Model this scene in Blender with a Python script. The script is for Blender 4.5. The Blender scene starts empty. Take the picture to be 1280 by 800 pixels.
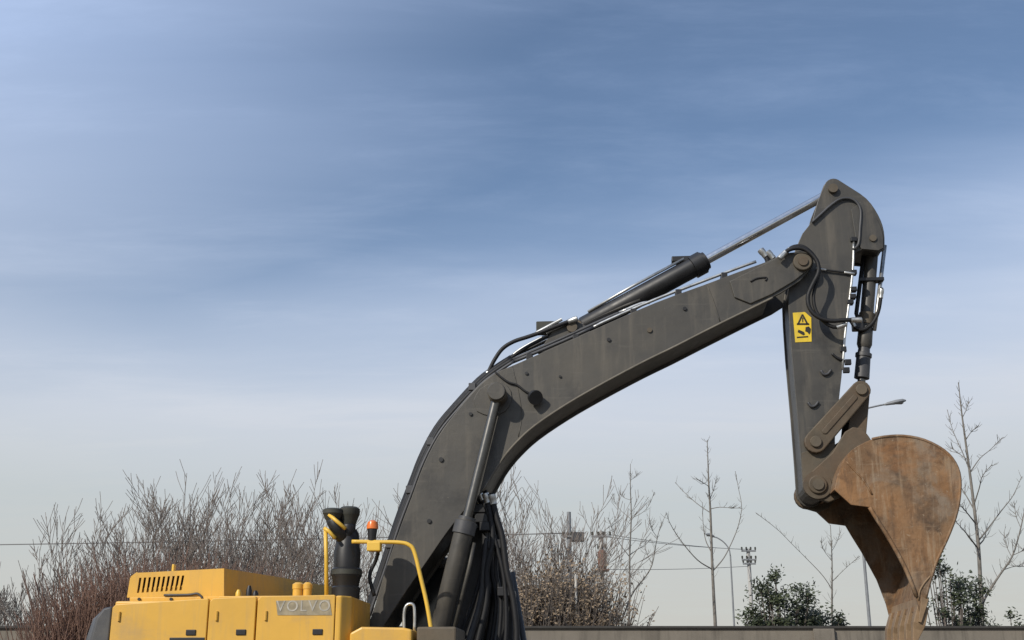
import bpy, math, random
from mathutils import Vector, Matrix
R = math.radians
S = bpy.context.scene
COL = S.collection

# ------------------------------------------------------------------ camera
FPX, PITCH, CAMZ = 1500.0, R(17.4), 1.6
cd = bpy.data.cameras.new('camera'); cam = bpy.data.objects.new('camera', cd); COL.objects.link(cam)
cam.location = (0, 0, CAMZ); cam.rotation_euler = (R(90) + PITCH, 0, 0)
cd.sensor_width = 36; cd.lens = 36 * FPX / 1280; cd.clip_end = 6000
S.camera = cam
# ------------------------------------------------------------------ world
SUN_AZ, SUN_EL = R(222), R(33)          # azimuth clockwise from +Y, elevation
W = bpy.data.worlds.new('World'); S.world = W; W.use_nodes = True
nt = W.node_tree; nt.nodes.clear()
def N(t, **k):
    n = nt.nodes.new(t)
    for a, b in k.items(): setattr(n, a, b)
    return n
def wm(op, a, b=None, c=None, clamp=False):
    n = N('ShaderNodeMath', operation=op, use_clamp=clamp)
    for i, v in enumerate((a, b, c)):
        if v is None: continue
        if isinstance(v, (int, float)): n.inputs[i].default_value = v
        else: nt.links.new(v, n.inputs[i])
    return n.outputs[0]
out = N('ShaderNodeOutputWorld'); bg = N('ShaderNodeBackground'); bg.inputs[1].default_value = 0.11
sky = N('ShaderNodeTexSky', sky_type='NISHITA', sun_disc=False, sun_elevation=SUN_EL, sun_rotation=SUN_AZ)
sky.air_density = 1.0; sky.dust_density = 0.35; sky.ozone_density = 2.6
tc = N('ShaderNodeTexCoord'); sx = N('ShaderNodeSeparateXYZ'); nt.links.new(tc.outputs['Generated'], sx.inputs[0])
zc = wm('MAXIMUM', sx.outputs[2], 0.0)
zz = wm('ADD', zc, 0.10)
cx = wm('DIVIDE', sx.outputs[0], zz); cy = wm('DIVIDE', sx.outputs[1], zz)
cv = N('ShaderNodeCombineXYZ'); nt.links.new(cx, cv.inputs[0]); nt.links.new(cy, cv.inputs[1])
mp = N('ShaderNodeMapping'); nt.links.new(cv.outputs[0], mp.inputs[0])
mp.inputs['Rotation'].default_value = (0, 0, R(-12)); mp.inputs['Scale'].default_value = (0.42, 1.5, 1)
nz = N('ShaderNodeTexNoise'); nt.links.new(mp.outputs[0], nz.inputs[0])
nz.inputs['Scale'].default_value = 1.3; nz.inputs['Detail'].default_value = 6; nz.inputs['Roughness'].default_value = 0.48; nz.inputs['Distortion'].default_value = 0.6
nz2 = N('ShaderNodeTexNoise'); nt.links.new(cv.outputs[0], nz2.inputs[0])
nz2.inputs['Scale'].default_value = 0.55; nz2.inputs['Detail'].default_value = 3
n1 = wm('SUBTRACT', nz.outputs[0], 0.5); n2 = wm('SUBTRACT', nz2.outputs[0], 0.5)
zp = wm('ADD', wm('ADD', wm('ADD', zc, wm('MULTIPLY', n1, -0.13)), wm('MULTIPLY', n2, -0.10)), wm('MULTIPLY', sx.outputs[0], -0.05))
mr = N('ShaderNodeMapRange', interpolation_type='SMOOTHSTEP'); nt.links.new(zp, mr.inputs[0])
mr.inputs[1].default_value = 0.425; mr.inputs[2].default_value = 0.19; mr.inputs[3].default_value = 0.05; mr.inputs[4].default_value = 0.97
# thin veil brighter towards the sun side (forward scattering in haze)
sl = N('ShaderNodeMapRange', interpolation_type='SMOOTHSTEP'); nt.links.new(wm('ADD', wm('ADD', sx.outputs[0], wm('MULTIPLY', wm('SUBTRACT', sx.outputs[2], 0.4), -0.6)), wm('MULTIPLY', n1, 0.30)), sl.inputs[0])
sl.inputs[1].default_value = 0.08; sl.inputs[2].default_value = -0.66; sl.inputs[3].default_value = 0.0; sl.inputs[4].default_value = 0.86
mp3 = N('ShaderNodeMapping'); nt.links.new(cv.outputs[0], mp3.inputs[0])
mp3.inputs['Rotation'].default_value = (0, 0, R(-18)); mp3.inputs['Scale'].default_value = (0.7, 2.0, 1)
nz3 = N('ShaderNodeTexNoise'); nt.links.new(mp3.outputs[0], nz3.inputs[0])
nz3.inputs['Scale'].default_value = 2.2; nz3.inputs['Detail'].default_value = 10; nz3.inputs['Roughness'].default_value = 0.66; nz3.inputs['Distortion'].default_value = 0.3
wisp = N('ShaderNodeMapRange', interpolation_type='SMOOTHSTEP'); nt.links.new(nz3.outputs[0], wisp.inputs[0])
wisp.inputs[1].default_value = 0.42; wisp.inputs[2].default_value = 0.78; wisp.inputs[3].default_value = 0.0; wisp.inputs[4].default_value = 0.13
fac = wm('ADD', wm('MAXIMUM', mr.outputs[0], sl.outputs[0]), wisp.outputs[0], clamp=True)
ccol = N('ShaderNodeValToRGB'); nt.links.new(zc, ccol.inputs[0])
el = ccol.color_ramp.elements
el[0].position = 0.05; el[0].color = (0.53, 0.53, 0.495, 1); el[1].position = 0.48; el[1].color = (0.52, 0.65, 0.92, 1)
e_ = el.new(0.215); e_.color = (0.575, 0.615, 0.68, 1); e_ = el.new(0.15); e_.color = (0.51, 0.55, 0.565, 1)
cs = N('ShaderNodeVectorMath', operation='SCALE'); nt.links.new(ccol.outputs[0], cs.inputs[0]); cs.inputs['Scale'].default_value = 10.0
mixc = N('ShaderNodeMix', data_type='RGBA'); nt.links.new(fac, mixc.inputs[0])
nt.links.new(sky.outputs[0], mixc.inputs[6]); nt.links.new(cs.outputs[0], mixc.inputs[7])
nt.links.new(mixc.outputs[2], bg.inputs[0]); nt.links.new(bg.outputs[0], out.inputs[0])
# ------------------------------------------------------------------ sun
sd = bpy.data.lights.new('sun', 'SUN'); sun = bpy.data.objects.new('sun', sd); COL.objects.link(sun)
sd.energy = 3.7; sd.angle = R(0.6); sd.color = (1.0, 0.93, 0.82)
tosun = Vector((math.sin(SUN_AZ) * math.cos(SUN_EL), math.cos(SUN_AZ) * math.cos(SUN_EL), math.sin(SUN_EL)))
sun.rotation_euler = (-tosun).to_track_quat('-Z', 'Y').to_euler(); sun.location = tosun * 60
S.view_settings.view_transform = 'Standard'; S.view_settings.look = 'None'; S.view_settings.exposure = 0.0; S.view_settings.gamma = 1.0

# ------------------------------------------------------------------ geometry of the place
YAW = R(5.0)
ORG = Vector((0, 13.5, 0))
CU = Vector((math.cos(YAW), -math.sin(YAW), 0)); CVv = Vector((math.sin(YAW), math.cos(YAW), 0))
def ray(px, py):
    x = (px - 640) / FPX; y = (400 - py) / FPX
    return Vector((x, math.cos(PITCH) - y * math.sin(PITCH), math.sin(PITCH) + y * math.cos(PITCH)))
CAM = Vector((0, 0, CAMZ))
def L(px, py, v):
    """survey point read off the photograph -> machine coordinates (u, z) in the vertical plane v"""
    d = ray(px, py); o = CAM - ORG
    t = (v - o.dot(CVv)) / d.dot(CVv)
    p = o + d * t
    return (p.dot(CU), p.z)
def L3(px, py, v):
    u, z = L(px, py, v); return Vector((u, v, z))
def G(px, py, D):
    """survey point at distance D (world)"""
    d = ray(px, py); return CAM + d * (D / d.y)

# ------------------------------------------------------------------ materials
def mat(name, base, rough=0.6, metal=0.0, vary=0.25, scale=6.0, dirt=None, dirt_amt=0.5, dirt_scale=2.0, bump=0.0, spots=None, stretch=None, emit=None, streaks=None, chips=None):
    m = bpy.data.materials.new(name); m.use_nodes = True
    t = m.node_tree; b = t.nodes['Principled BSDF']
    b.inputs['Roughness'].default_value = rough; b.inputs['Metallic'].default_value = metal
    tc = t.nodes.new('ShaderNodeTexCoord'); vec = tc.outputs['Object']
    if stretch:
        mpn = t.nodes.new('ShaderNodeMapping'); mpn.inputs['Scale'].default_value = stretch
        t.links.new(vec, mpn.inputs[0]); vec = mpn.outputs[0]
    def noise(sc, det=6, ro=0.6):
        n = t.nodes.new('ShaderNodeTexNoise'); t.links.new(vec, n.inputs[0])
        n.inputs['Scale'].default_value = sc; n.inputs['Detail'].default_value = det; n.inputs['Roughness'].default_value = ro
        return n.outputs[0]
    def ramp(src, lo, hi):
        r = t.nodes.new('ShaderNodeMapRange'); t.links.new(src, r.inputs[0])
        r.inputs[1].default_value = lo; r.inputs[2].default_value = hi
        return r.outputs[0]
    def mix(f, a, bcol):
        x = t.nodes.new('ShaderNodeMix'); x.data_type = 'RGBA'
        t.links.new(f, x.inputs[0])
        for i, c in ((6, a), (7, bcol)):
            if isinstance(c, tuple): x.inputs[i].default_value = (*c, 1)
            else: t.links.new(c, x.inputs[i])
        return x.outputs[2]
    lo = tuple(c * (1 - vary) for c in base); hi = tuple(min(1, c * (1 + vary)) for c in base)
    col = mix(ramp(noise(scale), 0.3, 0.7), lo, hi)
    if dirt:
        f = ramp(noise(dirt_scale, 8, 0.65), 0.62 - 0.35 * dirt_amt, 0.78)
        col = mix(f, col, dirt)
    if spots:
        f = ramp(noise(dirt_scale * 7, 4, 0.6), 0.60, 0.68)
        col = mix(f, col, spots)
    for sc_, c_, lo_, hi_, mx in (streaks or []):
        mpn = t.nodes.new('ShaderNodeMapping'); mpn.inputs['Scale'].default_value = sc_[:3]
        if len(sc_) > 3: mpn.inputs['Rotation'].default_value = (0, R(sc_[3]), 0)
        t.links.new(tc.outputs['Object'], mpn.inputs[0])
        n = t.nodes.new('ShaderNodeTexNoise'); t.links.new(mpn.outputs[0], n.inputs[0])
        n.inputs['Scale'].default_value = 1.0; n.inputs['Detail'].default_value = 8; n.inputs['Roughness'].default_value = 0.65; n.inputs['Distortion'].default_value = 0.4
        q_ = t.nodes.new('ShaderNodeMapRange'); t.links.new(n.outputs[0], q_.inputs[0]); q_.inputs[1].default_value = lo_; q_.inputs[2].default_value = hi_; q_.inputs[4].default_value = mx
        col = mix(q_.outputs[0], col, c_)
    t.links.new(col, b.inputs['Base Color'])
    rr = t.nodes.new('ShaderNodeMapRange'); t.links.new(noise(scale * 1.7), rr.inputs[0])
    rr.inputs[3].default_value = max(0.05, rough - 0.12); rr.inputs[4].default_value = min(1, rough + 0.15)
    t.links.new(rr.outputs[0], b.inputs['Roughness'])
    if bump:
        bp = t.nodes.new('ShaderNodeBump'); bp.inputs['Strength'].default_value = bump; bp.inputs['Distance'].default_value = 0.02
        t.links.new(noise(scale * 4), bp.inputs['Height']); t.links.new(bp.outputs[0], b.inputs['Normal'])
    if emit:
        b.inputs['Emission Color'].default_value = (*emit[0], 1); b.inputs['Emission Strength'].default_value = emit[1]
    return m
M = dict(
    grey=mat('grey_paint', (0.054, 0.051, 0.045), 0.48, vary=0.16, scale=3.0, dirt=(0.085, 0.076, 0.060), dirt_amt=0.5, dirt_scale=1.1, bump=0.08,
        streaks=[((9,9,0.9), (0.118,0.104,0.082), 0.51, 0.70, 0.65), ((1.2,1.2,16,25), (0.115,0.105,0.088), 0.60, 0.70, 0.5), ((1.6,1.6,1.6), (0.026,0.025,0.023), 0.55, 0.68, 0.8), ((26,26,26), (0.15,0.13,0.10), 0.68, 0.72, 0.6)]),
    mud=mat('muddy_grey_paint', (0.082, 0.070, 0.052), 0.7, vary=0.3, scale=4, dirt=(0.13, 0.097, 0.06), dirt_amt=0.7, dirt_scale=2.5, bump=0.15),
    yellow=mat('yellow_paint', (0.68, 0.385, 0.055), 0.42, vary=0.09, scale=1.6, dirt=(0.50, 0.31, 0.10), dirt_amt=0.35, dirt_scale=1.1,
        streaks=[((10,10,0.8), (0.44,0.29,0.11), 0.50, 0.72, 0.55), ((1.5,1.5,3), (0.40,0.27,0.12), 0.55, 0.72, 0.5), ((30,30,30), (0.30,0.20,0.09), 0.68, 0.72, 0.5)]),
    rail=mat('yellow_rail_paint', (0.72, 0.45, 0.06), 0.4, vary=0.08),
    dark=mat('charcoal_paint', (0.055, 0.056, 0.06), 0.5, vary=0.2, dirt=(0.10, 0.095, 0.085), dirt_amt=0.3),
    black=mat('black_plastic', (0.012, 0.012, 0.013), 0.45, vary=0.3),
    rubber=mat('rubber_hose', (0.007, 0.007, 0.008), 0.62, vary=0.3, scale=20),
    olive=mat('dusty_black_plastic', (0.035, 0.036, 0.028), 0.65, vary=0.3),
    polished=mat('polished_rod', (0.60, 0.60, 0.60), 0.2, metal=1.0, vary=0.1, scale=8),
    chrome=mat('dusty_chromed_rod', (0.13, 0.127, 0.12), 0.3, metal=0.85, vary=0.08, scale=8),
    steel=mat('steel_pipe', (0.50, 0.50, 0.48), 0.35, metal=0.8, vary=0.3, scale=8),
    bucket=mat('rusty_bucket_steel', (0.19, 0.098, 0.040), 0.72, vary=0.5, scale=2.4, dirt=(0.25, 0.165, 0.095), dirt_amt=0.6, dirt_scale=1.3, bump=0.5,
        streaks=[((1.7,1.7,1.7), (0.20,0.165,0.125), 0.50, 0.62, 0.75), ((2.6,2.6,2.6), (0.055,0.033,0.019), 0.51, 0.64, 0.85), ((7,7,7), (0.10,0.052,0.022), 0.54, 0.66, 0.6), ((20,20,1.8), (0.33,0.25,0.165), 0.53, 0.68, 0.55), ((11,11,1.5), (0.095,0.052,0.026), 0.53, 0.66, 0.6), ((2.2,2.2,20), (0.31,0.235,0.155), 0.60, 0.70, 0.35), ((1.3,1.3,1.3), (0.28,0.125,0.040), 0.58, 0.70, 0.6), ((18,18,18), (0.33,0.26,0.18), 0.62, 0.68, 0.6)]),
    tooth=mat('worn_tooth_steel', (0.22, 0.145, 0.08), 0.6, vary=0.3, bump=0.1),
    link=mat('dusty_link_steel', (0.078, 0.064, 0.043), 0.65, vary=0.3, scale=7, dirt=(0.115, 0.073, 0.041), dirt_amt=0.7, bump=0.1),
    sticker=mat('yellow_sticker', (0.74, 0.52, 0.03), 0.5, vary=0.08, streaks=[((7,7,2), (0.42,0.32,0.08), 0.5, 0.7, 0.6)]),
    ink=mat('black_print', (0.02, 0.018, 0.015), 0.6, vary=0.1),
    decal=mat('grey_decal', (0.30, 0.25, 0.16), 0.5, vary=0.3, scale=12),
    decalink=mat('pale_decal_letters', (0.40, 0.37, 0.31), 0.5, vary=0.35, scale=12),
    glass=mat('dark_cab_glass', (0.012, 0.015, 0.018), 0.06, vary=0.1),
    beacon=mat('orange_beacon_lens', (0.75, 0.18, 0.03), 0.25, vary=0.1),
    lens=mat('lamp_lens', (0.06, 0.06, 0.06), 0.15, vary=0.1),
    ground=mat('bare_earth', (0.105, 0.088, 0.068), 0.95, vary=0.3, scale=0.8, dirt=(0.075, 0.063, 0.048), dirt_scale=0.3, bump=0.3),
    plaster=mat('grey_brown_plaster', (0.19, 0.168, 0.138), 0.9, streaks=[((6,6,0.7), (0.09,0.08,0.065), 0.5, 0.7, 0.7)], vary=0.2, scale=1.2, dirt=(0.20, 0.175, 0.14), dirt_scale=0.6, bump=0.2),
    coping=mat('dark_coping', (0.045, 0.042, 0.038), 0.9, vary=0.2),
    bark=mat('grey_bark', (0.135, 0.115, 0.10), 0.9, vary=0.35, scale=5),
    twig=mat('pale_twig_bark', (0.205, 0.172, 0.148), 0.9, vary=0.35, scale=3),
    redtwig=mat('reddish_twig_bark', (0.225, 0.135, 0.098), 0.9, vary=0.4, scale=2),
    poplar=mat('young_poplar_bark', (0.17, 0.155, 0.135), 0.85, vary=0.35, scale=6),
    dryleaf=mat('dry_brown_leaf', (0.25, 0.185, 0.12), 0.85, vary=0.5, scale=1.5),
    green=mat('dark_evergreen_leaf', (0.040, 0.050, 0.020), 0.6, vary=0.5, scale=1.3),
    concrete=mat('pale_concrete', (0.42, 0.41, 0.39), 0.85, vary=0.12),
    galv=mat('galvanised_steel', (0.20, 0.21, 0.22), 0.5, vary=0.15),
    dust=mat('dusty_edge', (0.15, 0.135, 0.11), 0.85, vary=0.3, scale=5),
    pale=mat('white_post_paint', (0.52, 0.50, 0.46), 0.7, vary=0.05),
    rust=mat('rusty_transformer_paint', (0.17, 0.09, 0.065), 0.8, vary=0.25),
    wire=mat('dark_cable', (0.20, 0.20, 0.20), 0.6, vary=0.1),
)

# ------------------------------------------------------------------ mesh builder
class MB:
    def __init__(s): s.v = []; s.f = []
    def face_ring(s, a, b, closed=True):
        n = len(a)
        for i in range(n if closed else n - 1):
            j = (i + 1) % n
            s.f.append((a[i], a[j], b[j], b[i]))
    def add(s, pts):
        k = len(s.v); s.v += [tuple(p) for p in pts]; return list(range(k, k + len(pts)))
    def box(s, a, b):
        x0, y0, z0 = a; x1, y1, z1 = b
        i = s.add([(x0,y0,z0),(x1,y0,z0),(x1,y1,z0),(x0,y1,z0),(x0,y0,z1),(x1,y0,z1),(x1,y1,z1),(x0,y1,z1)])
        for q in ((3,2,1,0),(4,5,6,7),(0,1,5,4),(1,2,6,5),(2,3,7,6),(3,0,4,7)): s.f.append(tuple(i[k] for k in q))
        return s
    def prism(s, poly, v0, v1):
        """poly: list of (u, z), extruded across from v0 to v1"""
        ar = sum(poly[i][0]*poly[(i+1)%len(poly)][1]-poly[(i+1)%len(poly)][0]*poly[i][1] for i in range(len(poly)))
        if ar < 0: poly = poly[::-1]
        a = s.add([(u, v0, z) for u, z in poly]); b = s.add([(u, v1, z) for u, z in poly])
        s.f.append(tuple(a)); s.f.append(tuple(b[::-1])); s.face_ring(b, a)
        return s
    def tube(s, pts, r, n=8, cap=True):
        pts = [Vector(p) for p in pts]; m = len(pts)
        rs = r if isinstance(r, (list, tuple)) else [r] * m
        up = None; prev = None
        for i in range(m):
            d = (pts[min(i+1, m-1)] - pts[max(i-1, 0)]); d.normalize()
            if up is None:
                up = d.orthogonal()
            up = (up - d * up.dot(d))
            if up.length < 1e-5: up = d.orthogonal()
            up.normalize(); w = d.cross(up)
            ring = s.add([pts[i] + (up * math.cos(2*math.pi*k/n) + w * math.sin(2*math.pi*k/n)) * rs[i] for k in range(n)])
            if prev: s.face_ring(prev, ring)
            elif cap: s.f.append(tuple(ring[::-1]))
            prev = ring
        if cap: s.f.append(tuple(prev))
        return s
    def cyl(s, a, b, r, n=20, r2=None):
        return s.tube([a, b], [r, r if r2 is None else r2], n)
    def lathe(s, base, prof, n=24, axis=Vector((0,0,1))):
        base = Vector(base); return s.tube([base + axis * h for r, h in prof], [r for r, h in prof], n)
    def quad(s, a, b, c, d): s.f.append(tuple(s.add([a, b, c, d]))); return s
    def build(s, name, m, parent=None, smooth=False, bevel=0.0, solid=0.0, loc=None):
        me = bpy.data.meshes.new(name); me.from_pydata(s.v, [], s.f); me.materials.append(M[m]); me.update()
        if smooth:
            me.polygons.foreach_set('use_smooth', [True] * len(me.polygons))
            if smooth == 'angle': me.set_sharp_from_angle(angle=R(40))
        o = bpy.data.objects.new(name, me); COL.objects.link(o)
        if parent: o.parent = parent
        if solid:
            q = o.modifiers.new('solid', 'SOLIDIFY'); q.thickness = solid; q.offset = -1
        if bevel:
            q = o.modifiers.new('bevel', 'BEVEL'); q.width = bevel; q.segments = 2; q.limit_method = 'ANGLE'; q.angle_limit = R(35)
        if loc is not None: o.location = loc
        return o
def tag(o, label, cat=None, group=None, kind=None):
    if label: o['label'] = label
    if cat: o['category'] = cat
    if group: o['group'] = group
    if kind: o['kind'] = kind
    return o
def empty(name, loc, rz=0):
    o = bpy.data.objects.new(name, None); COL.objects.link(o); o.location = loc; o.rotation_euler = (0, 0, rz); o.empty_display_size = 0.3
    return o
def smooth_line(pts, k=6):
    """Catmull-Rom through points"""
    P = [Vector(p) for p in pts]; P = [2*P[0]-P[1]] + P + [2*P[-1]-P[-2]]; o = []
    for i in range(1, len(P) - 2):
        a, b, c, d = P[i-1:i+3]
        for j in range(k):
            t = j / k
            o.append(0.5 * ((2*b) + (c-a)*t + (2*a-5*b+4*c-d)*t*t + (3*b-a-3*c+d)*t**3))
    o.append(P[-2]); return o
def offset_poly(poly, d):
    n = len(poly); ar = sum(poly[i][0]*poly[(i+1)%n][1]-poly[(i+1)%n][0]*poly[i][1] for i in range(n))
    s = 1 if ar > 0 else -1; res = []
    for i in range(n):
        a, b, c = Vector(poly[i-1]), Vector(poly[i]), Vector(poly[(i+1) % n])
        e1 = (b-a).normalized(); e2 = (c-b).normalized()
        nn = Vector((e1.y+e2.y, -(e1.x+e2.x))) * s
        if nn.length < 1e-6: nn = Vector((e1.y, -e1.x)) * s
        nn.normalize(); k = max(0.45, nn.dot(Vector((e1.y, -e1.x)) * s))
        res.append(tuple(b + nn * d / k))
    return res
def arc_px(cx, cy, r, a0, a1, n=8):
    return [(cx + r*math.cos(R(a0+(a1-a0)*i/n)), cy + r*math.sin(R(a0+(a1-a0)*i/n))) for i in range(n+1)]
def sm2(pts, k=4):
    return [(p.x, p.y) for p in smooth_line([(x, y, 0) for x, y in pts], k)]

# ------------------------------------------------------------------ ground, wall
g = MB(); g.quad((-1500,-300,0),(1500,-300,0),(1500,3000,0),(-1500,3000,0))
tag(g.build('ground', 'ground'), None, kind='structure')

# ================================================================== EXCAVATOR
EX = empty('crawler_excavator', ORG, -YAW)
tag(EX, 'large crawler excavator with yellow body, grey boom and rusty bucket', 'excavator')

# ---- boom
BV = 0.37
top_px = sm2([(440,803),(462,775),(472,745),(482,712),(500,660),(515,620),(530,580),(548,545),(570,515),(598,483),(620,466),(645,455),(700,431),(760,404),(820,378),(880,356),(925,339),(958,327),(982,316)], 3)
tip_px = arc_px(1003,327,14,-120,55,10)
bot_px = [(1000,351)] + sm2([(975,367),(944,382),(890,409),(845,432),(806,451),(755,478),(708,505),(668,532),(645,553),(629,572),(617,591),(604,613),(583,635),(559,665),(534,701),(509,737),(485,774),(466,803)], 3)
foot_px = arc_px(450,822,19,-20,200,8)
side = [L(x, y, -BV-0.03) for x, y in top_px + tip_px + bot_px + foot_px]
# shorten box section so that the fork at the tip stays open
def clip_px(p): return p[0] < 974
body = [L(x, y, -BV-0.03) for x, y in [p for p in top_px if clip_px(p)] + [p for p in bot_px if clip_px(p)] + foot_px]
boom = MB().prism(offset_poly(body, -0.03), -BV+0.03, BV-0.03).build('boom', 'grey', EX, bevel=0.01)
for sg in (-1, 1):
    a, b = sorted((sg*(BV-0.005), sg*(BV+0.03)))
    MB().prism(side, a, b).build('side_plate', 'grey', boom, bevel=0.006)
# weld lips along the underside
def strip_tube(pxs, v, r, m, name, par, n=6, k=4, smooth=True):
    ln = smooth_line([L3(x, y, v) for x, y in pxs], k); mb_ = MB().tube(ln, r, n)
    o = mb_.build(name, m, par, smooth=smooth)
    if name in ('stick_hose','feed_hose','main_hose','cylinder_hose'):
        for a_, b_ in ((ln[1],ln[2]),(ln[-2],ln[-3])):
            d_ = (b_-a_).normalized()
            MB().lathe(a_, [(r*1.05,-0.05),(r*1.4,-0.045),(r*1.4,0.0),(r*1.25,0.01),(r*1.25,0.06),(r*1.02,0.065)], 10, d_).build('hose_ferrule','steel',par if par.parent else o,smooth='angle')
    return o
strip_tube([(966,372),(944,383),(890,409.5),(845,432.5),(806,451.5),(755,478.5),(708,505.5),(668,532.5),(645,553.5),(629,572.5),(617,591.5),(604,613.5)], -BV-0.026, 0.013, 'dust', 'weld_bead', boom)
for ln_ in ([(640,458),(648,490),(652,520),(648,546)],[(884,357),(893,380),(900,402)]):
    strip_tube(ln_, -BV-0.029, 0.007, 'grey', 'weld_bead', boom)
# tip casting and boss
tipc = [(912,352)] + [(958,329),(982,317)] + arc_px(1003,327,13,-115,60,8) + [(992,352),(965,368),(938,380),(918,372)]
MB().prism([L(x, y, -0.41) for x, y in tipc], -0.425, -0.40).build('tip_casting', 'grey', boom, bevel=0.008)
MB().prism([L(x, y, -0.41) for x, y in tipc], 0.40, 0.425).build('tip_casting', 'grey', boom, bevel=0.008)
u, z = L(1003, 328, -0.43)
PIN_TIP = (u, z)
MB().cyl((u,-0.47,z),(u,0.47,z),0.105,28).build('stick_pin', 'mud', boom, smooth='angle', bevel=0.01)
MB().cyl((u,-0.49,z),(u,-0.47,z),0.055,20).build('pin_cap', 'link', boom, smooth='angle')
m = MB(); m.tube(smooth_line([L3(x, y, -0.43) for x, y in [(938,352),(946,348),(958,347),(957,351)]],4),0.010,6).build('cable_loop','rubber',boom,smooth=True)
# cylinder boss on boom side with plate
for sg in (-1, 1):
    u, z = L(622, 493, -0.5)
    a, b = sorted((sg*0.40, sg*0.66))
    MB().cyl((u,a,z),(u,b,z),0.10,24).build('cylinder_pin', 'grey', boom, smooth='angle', bevel=0.008)
    pl = [L(x, y, -0.41) for x, y in sm2([(592,500),(600,486),(618,478),(634,482),(640,497),(632,514),(612,520),(596,514)],2)]
    a, b = sorted((sg*0.40, sg*0.415))
    MB().prism(pl, a, b).build('boss_plate', 'grey', boom, bevel=0.004)
# threaded bosses / bolts seen as dark dots
for (x, y, r) in [(588,517,.02),(551,574,.026),(536,651,.024),(658,466,.018),(761,424,.022),(856,385,.022),(812,412,.028),(700,470,.014)]:
    u, z = L(x, y, -0.43)
    MB().cyl((u,-0.418,z),(u,-0.395,z),r,12).build('bolt', 'black' if r < .027 else 'mud', boom, smooth='angle')
# work lamp with cable
u, z = L(664, 492, -0.5)
lamp = MB().lathe((u,-0.40,z), [(0.03,0),(0.035,0.05),(0.075,0.07),(0.085,0.13),(0.08,0.15)], 18, Vector((0.35,-0.8,-0.35)).normalized()).build('work_lamp', 'black', boom, smooth='angle')
strip_tube([(619,465),(627,472),(636,478),(646,481),(655,488),(662,492)], -0.42, 0.012, 'rubber', 'lamp_cable', boom)
# hard pipes along the top edge
def steel_pipe(pxs, v, r, par=None, mt='steel'):
    return strip_tube(pxs, v, r, mt, 'hydraulic_pipe', par or boom, 8, 3)
steel_pipe([(640,453),(700,428),(742,409)], -0.30, 0.020, None, 'dark')
steel_pipe([(740,410),(760,400),(820,374),(880,351),(925,334),(945,327)], -0.30, 0.018)
steel_pipe([(640,450),(700,424),(760,397),(775,391)], -0.22, 0.020, None, 'dark')
steel_pipe([(774,391),(800,380),(812,378)], -0.22, 0.020)
steel_pipe([(636,447),(700,419),(760,391),(800,375)], -0.10, 0.020, None, 'grey')
for x, y in [(662,444),(720,420),(792,388),(848,364),(905,343)]:
    p = L3(x, y+3, -0.3)
    MB().box((p.x-0.035,-0.36,p.z-0.07),(p.x+0.035,0.02,p.z+0.035)).build('pipe_clamp', 'black', boom, bevel=0.006)
# hose bundle down the back of the boom
base_h = [(640,450),(622,462),(600,478),(572,508),(548,538),(528,576),(512,616),(497,658),(480,708),(468,745),(455,785)]
for i, (v, off, r) in enumerate([(-0.33,-2,0.028),(-0.26,-4,0.028),(-0.18,-5,0.03),(0.0,-5,0.03),(0.12,-4,0.03),(-0.36,0,0.018)]):
    mt = 'rubber' if i != 5 else 'dark'
    strip_tube([(x+off*0.8+2.2+random.Random(i*31+j).uniform(-1,1), y+off+1.6) for j,(x,y) in enumerate(base_h)], v, r, mt, 'boom_hose', boom)
for x, y in [(592,484),(540,552),(514,612),(489,680)]:
    p = L3(x, y, -0.3)
    MB().box((p.x-0.05,-0.37,p.z-0.05),(p.x+0.03,0.2,p.z+0.035)).build('hose_clamp', 'dark', boom, bevel=0.006)
# hose arches feeding the stick cylinder
for v, dy in ((-0.25,0),(-0.16,4),(0.1,2)):
    strip_tube([(606,474),(612,462),(618,450),(628,436),(642,427),(660,421),(680,414),(700,406),(722,398)], v, 0.026, 'rubber', 'feed_hose', boom) if dy == 0 else \
    strip_tube([(626,463),(636,450),(646,438+dy),(662,428+dy),(682,418+dy),(704,409+dy)], v, 0.022, 'rubber' if dy==4 else 'steel', 'feed_hose', boom)

# ---- hydraulic cylinders
def hyd(name, p_rod, p_gland, p_base, r_bar, r_rod, mb='grey', gl='dark', label=None, eyes='mud', rod='chrome'):
    p_rod, p_gland, p_base = Vector(p_rod), Vector(p_gland), Vector(p_base)
    ax = (p_rod - p_base).normalized()
    gp = p_base + ax * (p_gland - p_base).dot(ax)
    b = MB().lathe(p_base + ax*0.12, [(r_bar*0.8,0),(r_bar,0.03),(r_bar,(gp-p_base).length-0.12)], 28, ax).build(name, mb, EX, smooth='angle')
    if label: b['label'] = label
    MB().lathe(gp, [(r_bar*0.98,-0.16),(r_bar*1.16,-0.155),(r_bar*1.16,-0.02),(r_bar*0.9,-0.01),(r_bar*0.9,0.03),(r_bar*0.55,0.035)], 28, ax).build('gland', gl, b, smooth='angle')
    MB().cyl(gp, p_rod, r_rod, 24).build('rod', rod, b, smooth='angle')
    for q, rr in ((p_rod, r_rod*1.9),(p_base, r_bar*1.2)):
        w = r_bar*0.85
        MB().cyl(q+Vector((0,-w,0)), q+Vector((0,w,0)), rr, 24).build('rod_eye' if q is p_rod else 'base_eye', eyes, b, smooth='angle', bevel=0.005)
    return b, ax, gp
for v in (-0.53, 0.53):
    a = L(622,493,-0.53); c = L(583,650,-0.53); d = L(541,822,-0.53)
    b, ax, gp = hyd('boom_cylinder', (a[0],v,a[1]), (c[0],v,c[1]), (d[0],v,d[1]), 0.105, 0.055)
    MB().tube([gp-ax*0.25+Vector((0.14,0,0)), gp-ax*0.5+Vector((0.15,0,0)), gp-ax*1.3+Vector((0.15,0,0))], 0.022, 8).build('cylinder_pipe','grey',b,smooth=True)
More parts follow.
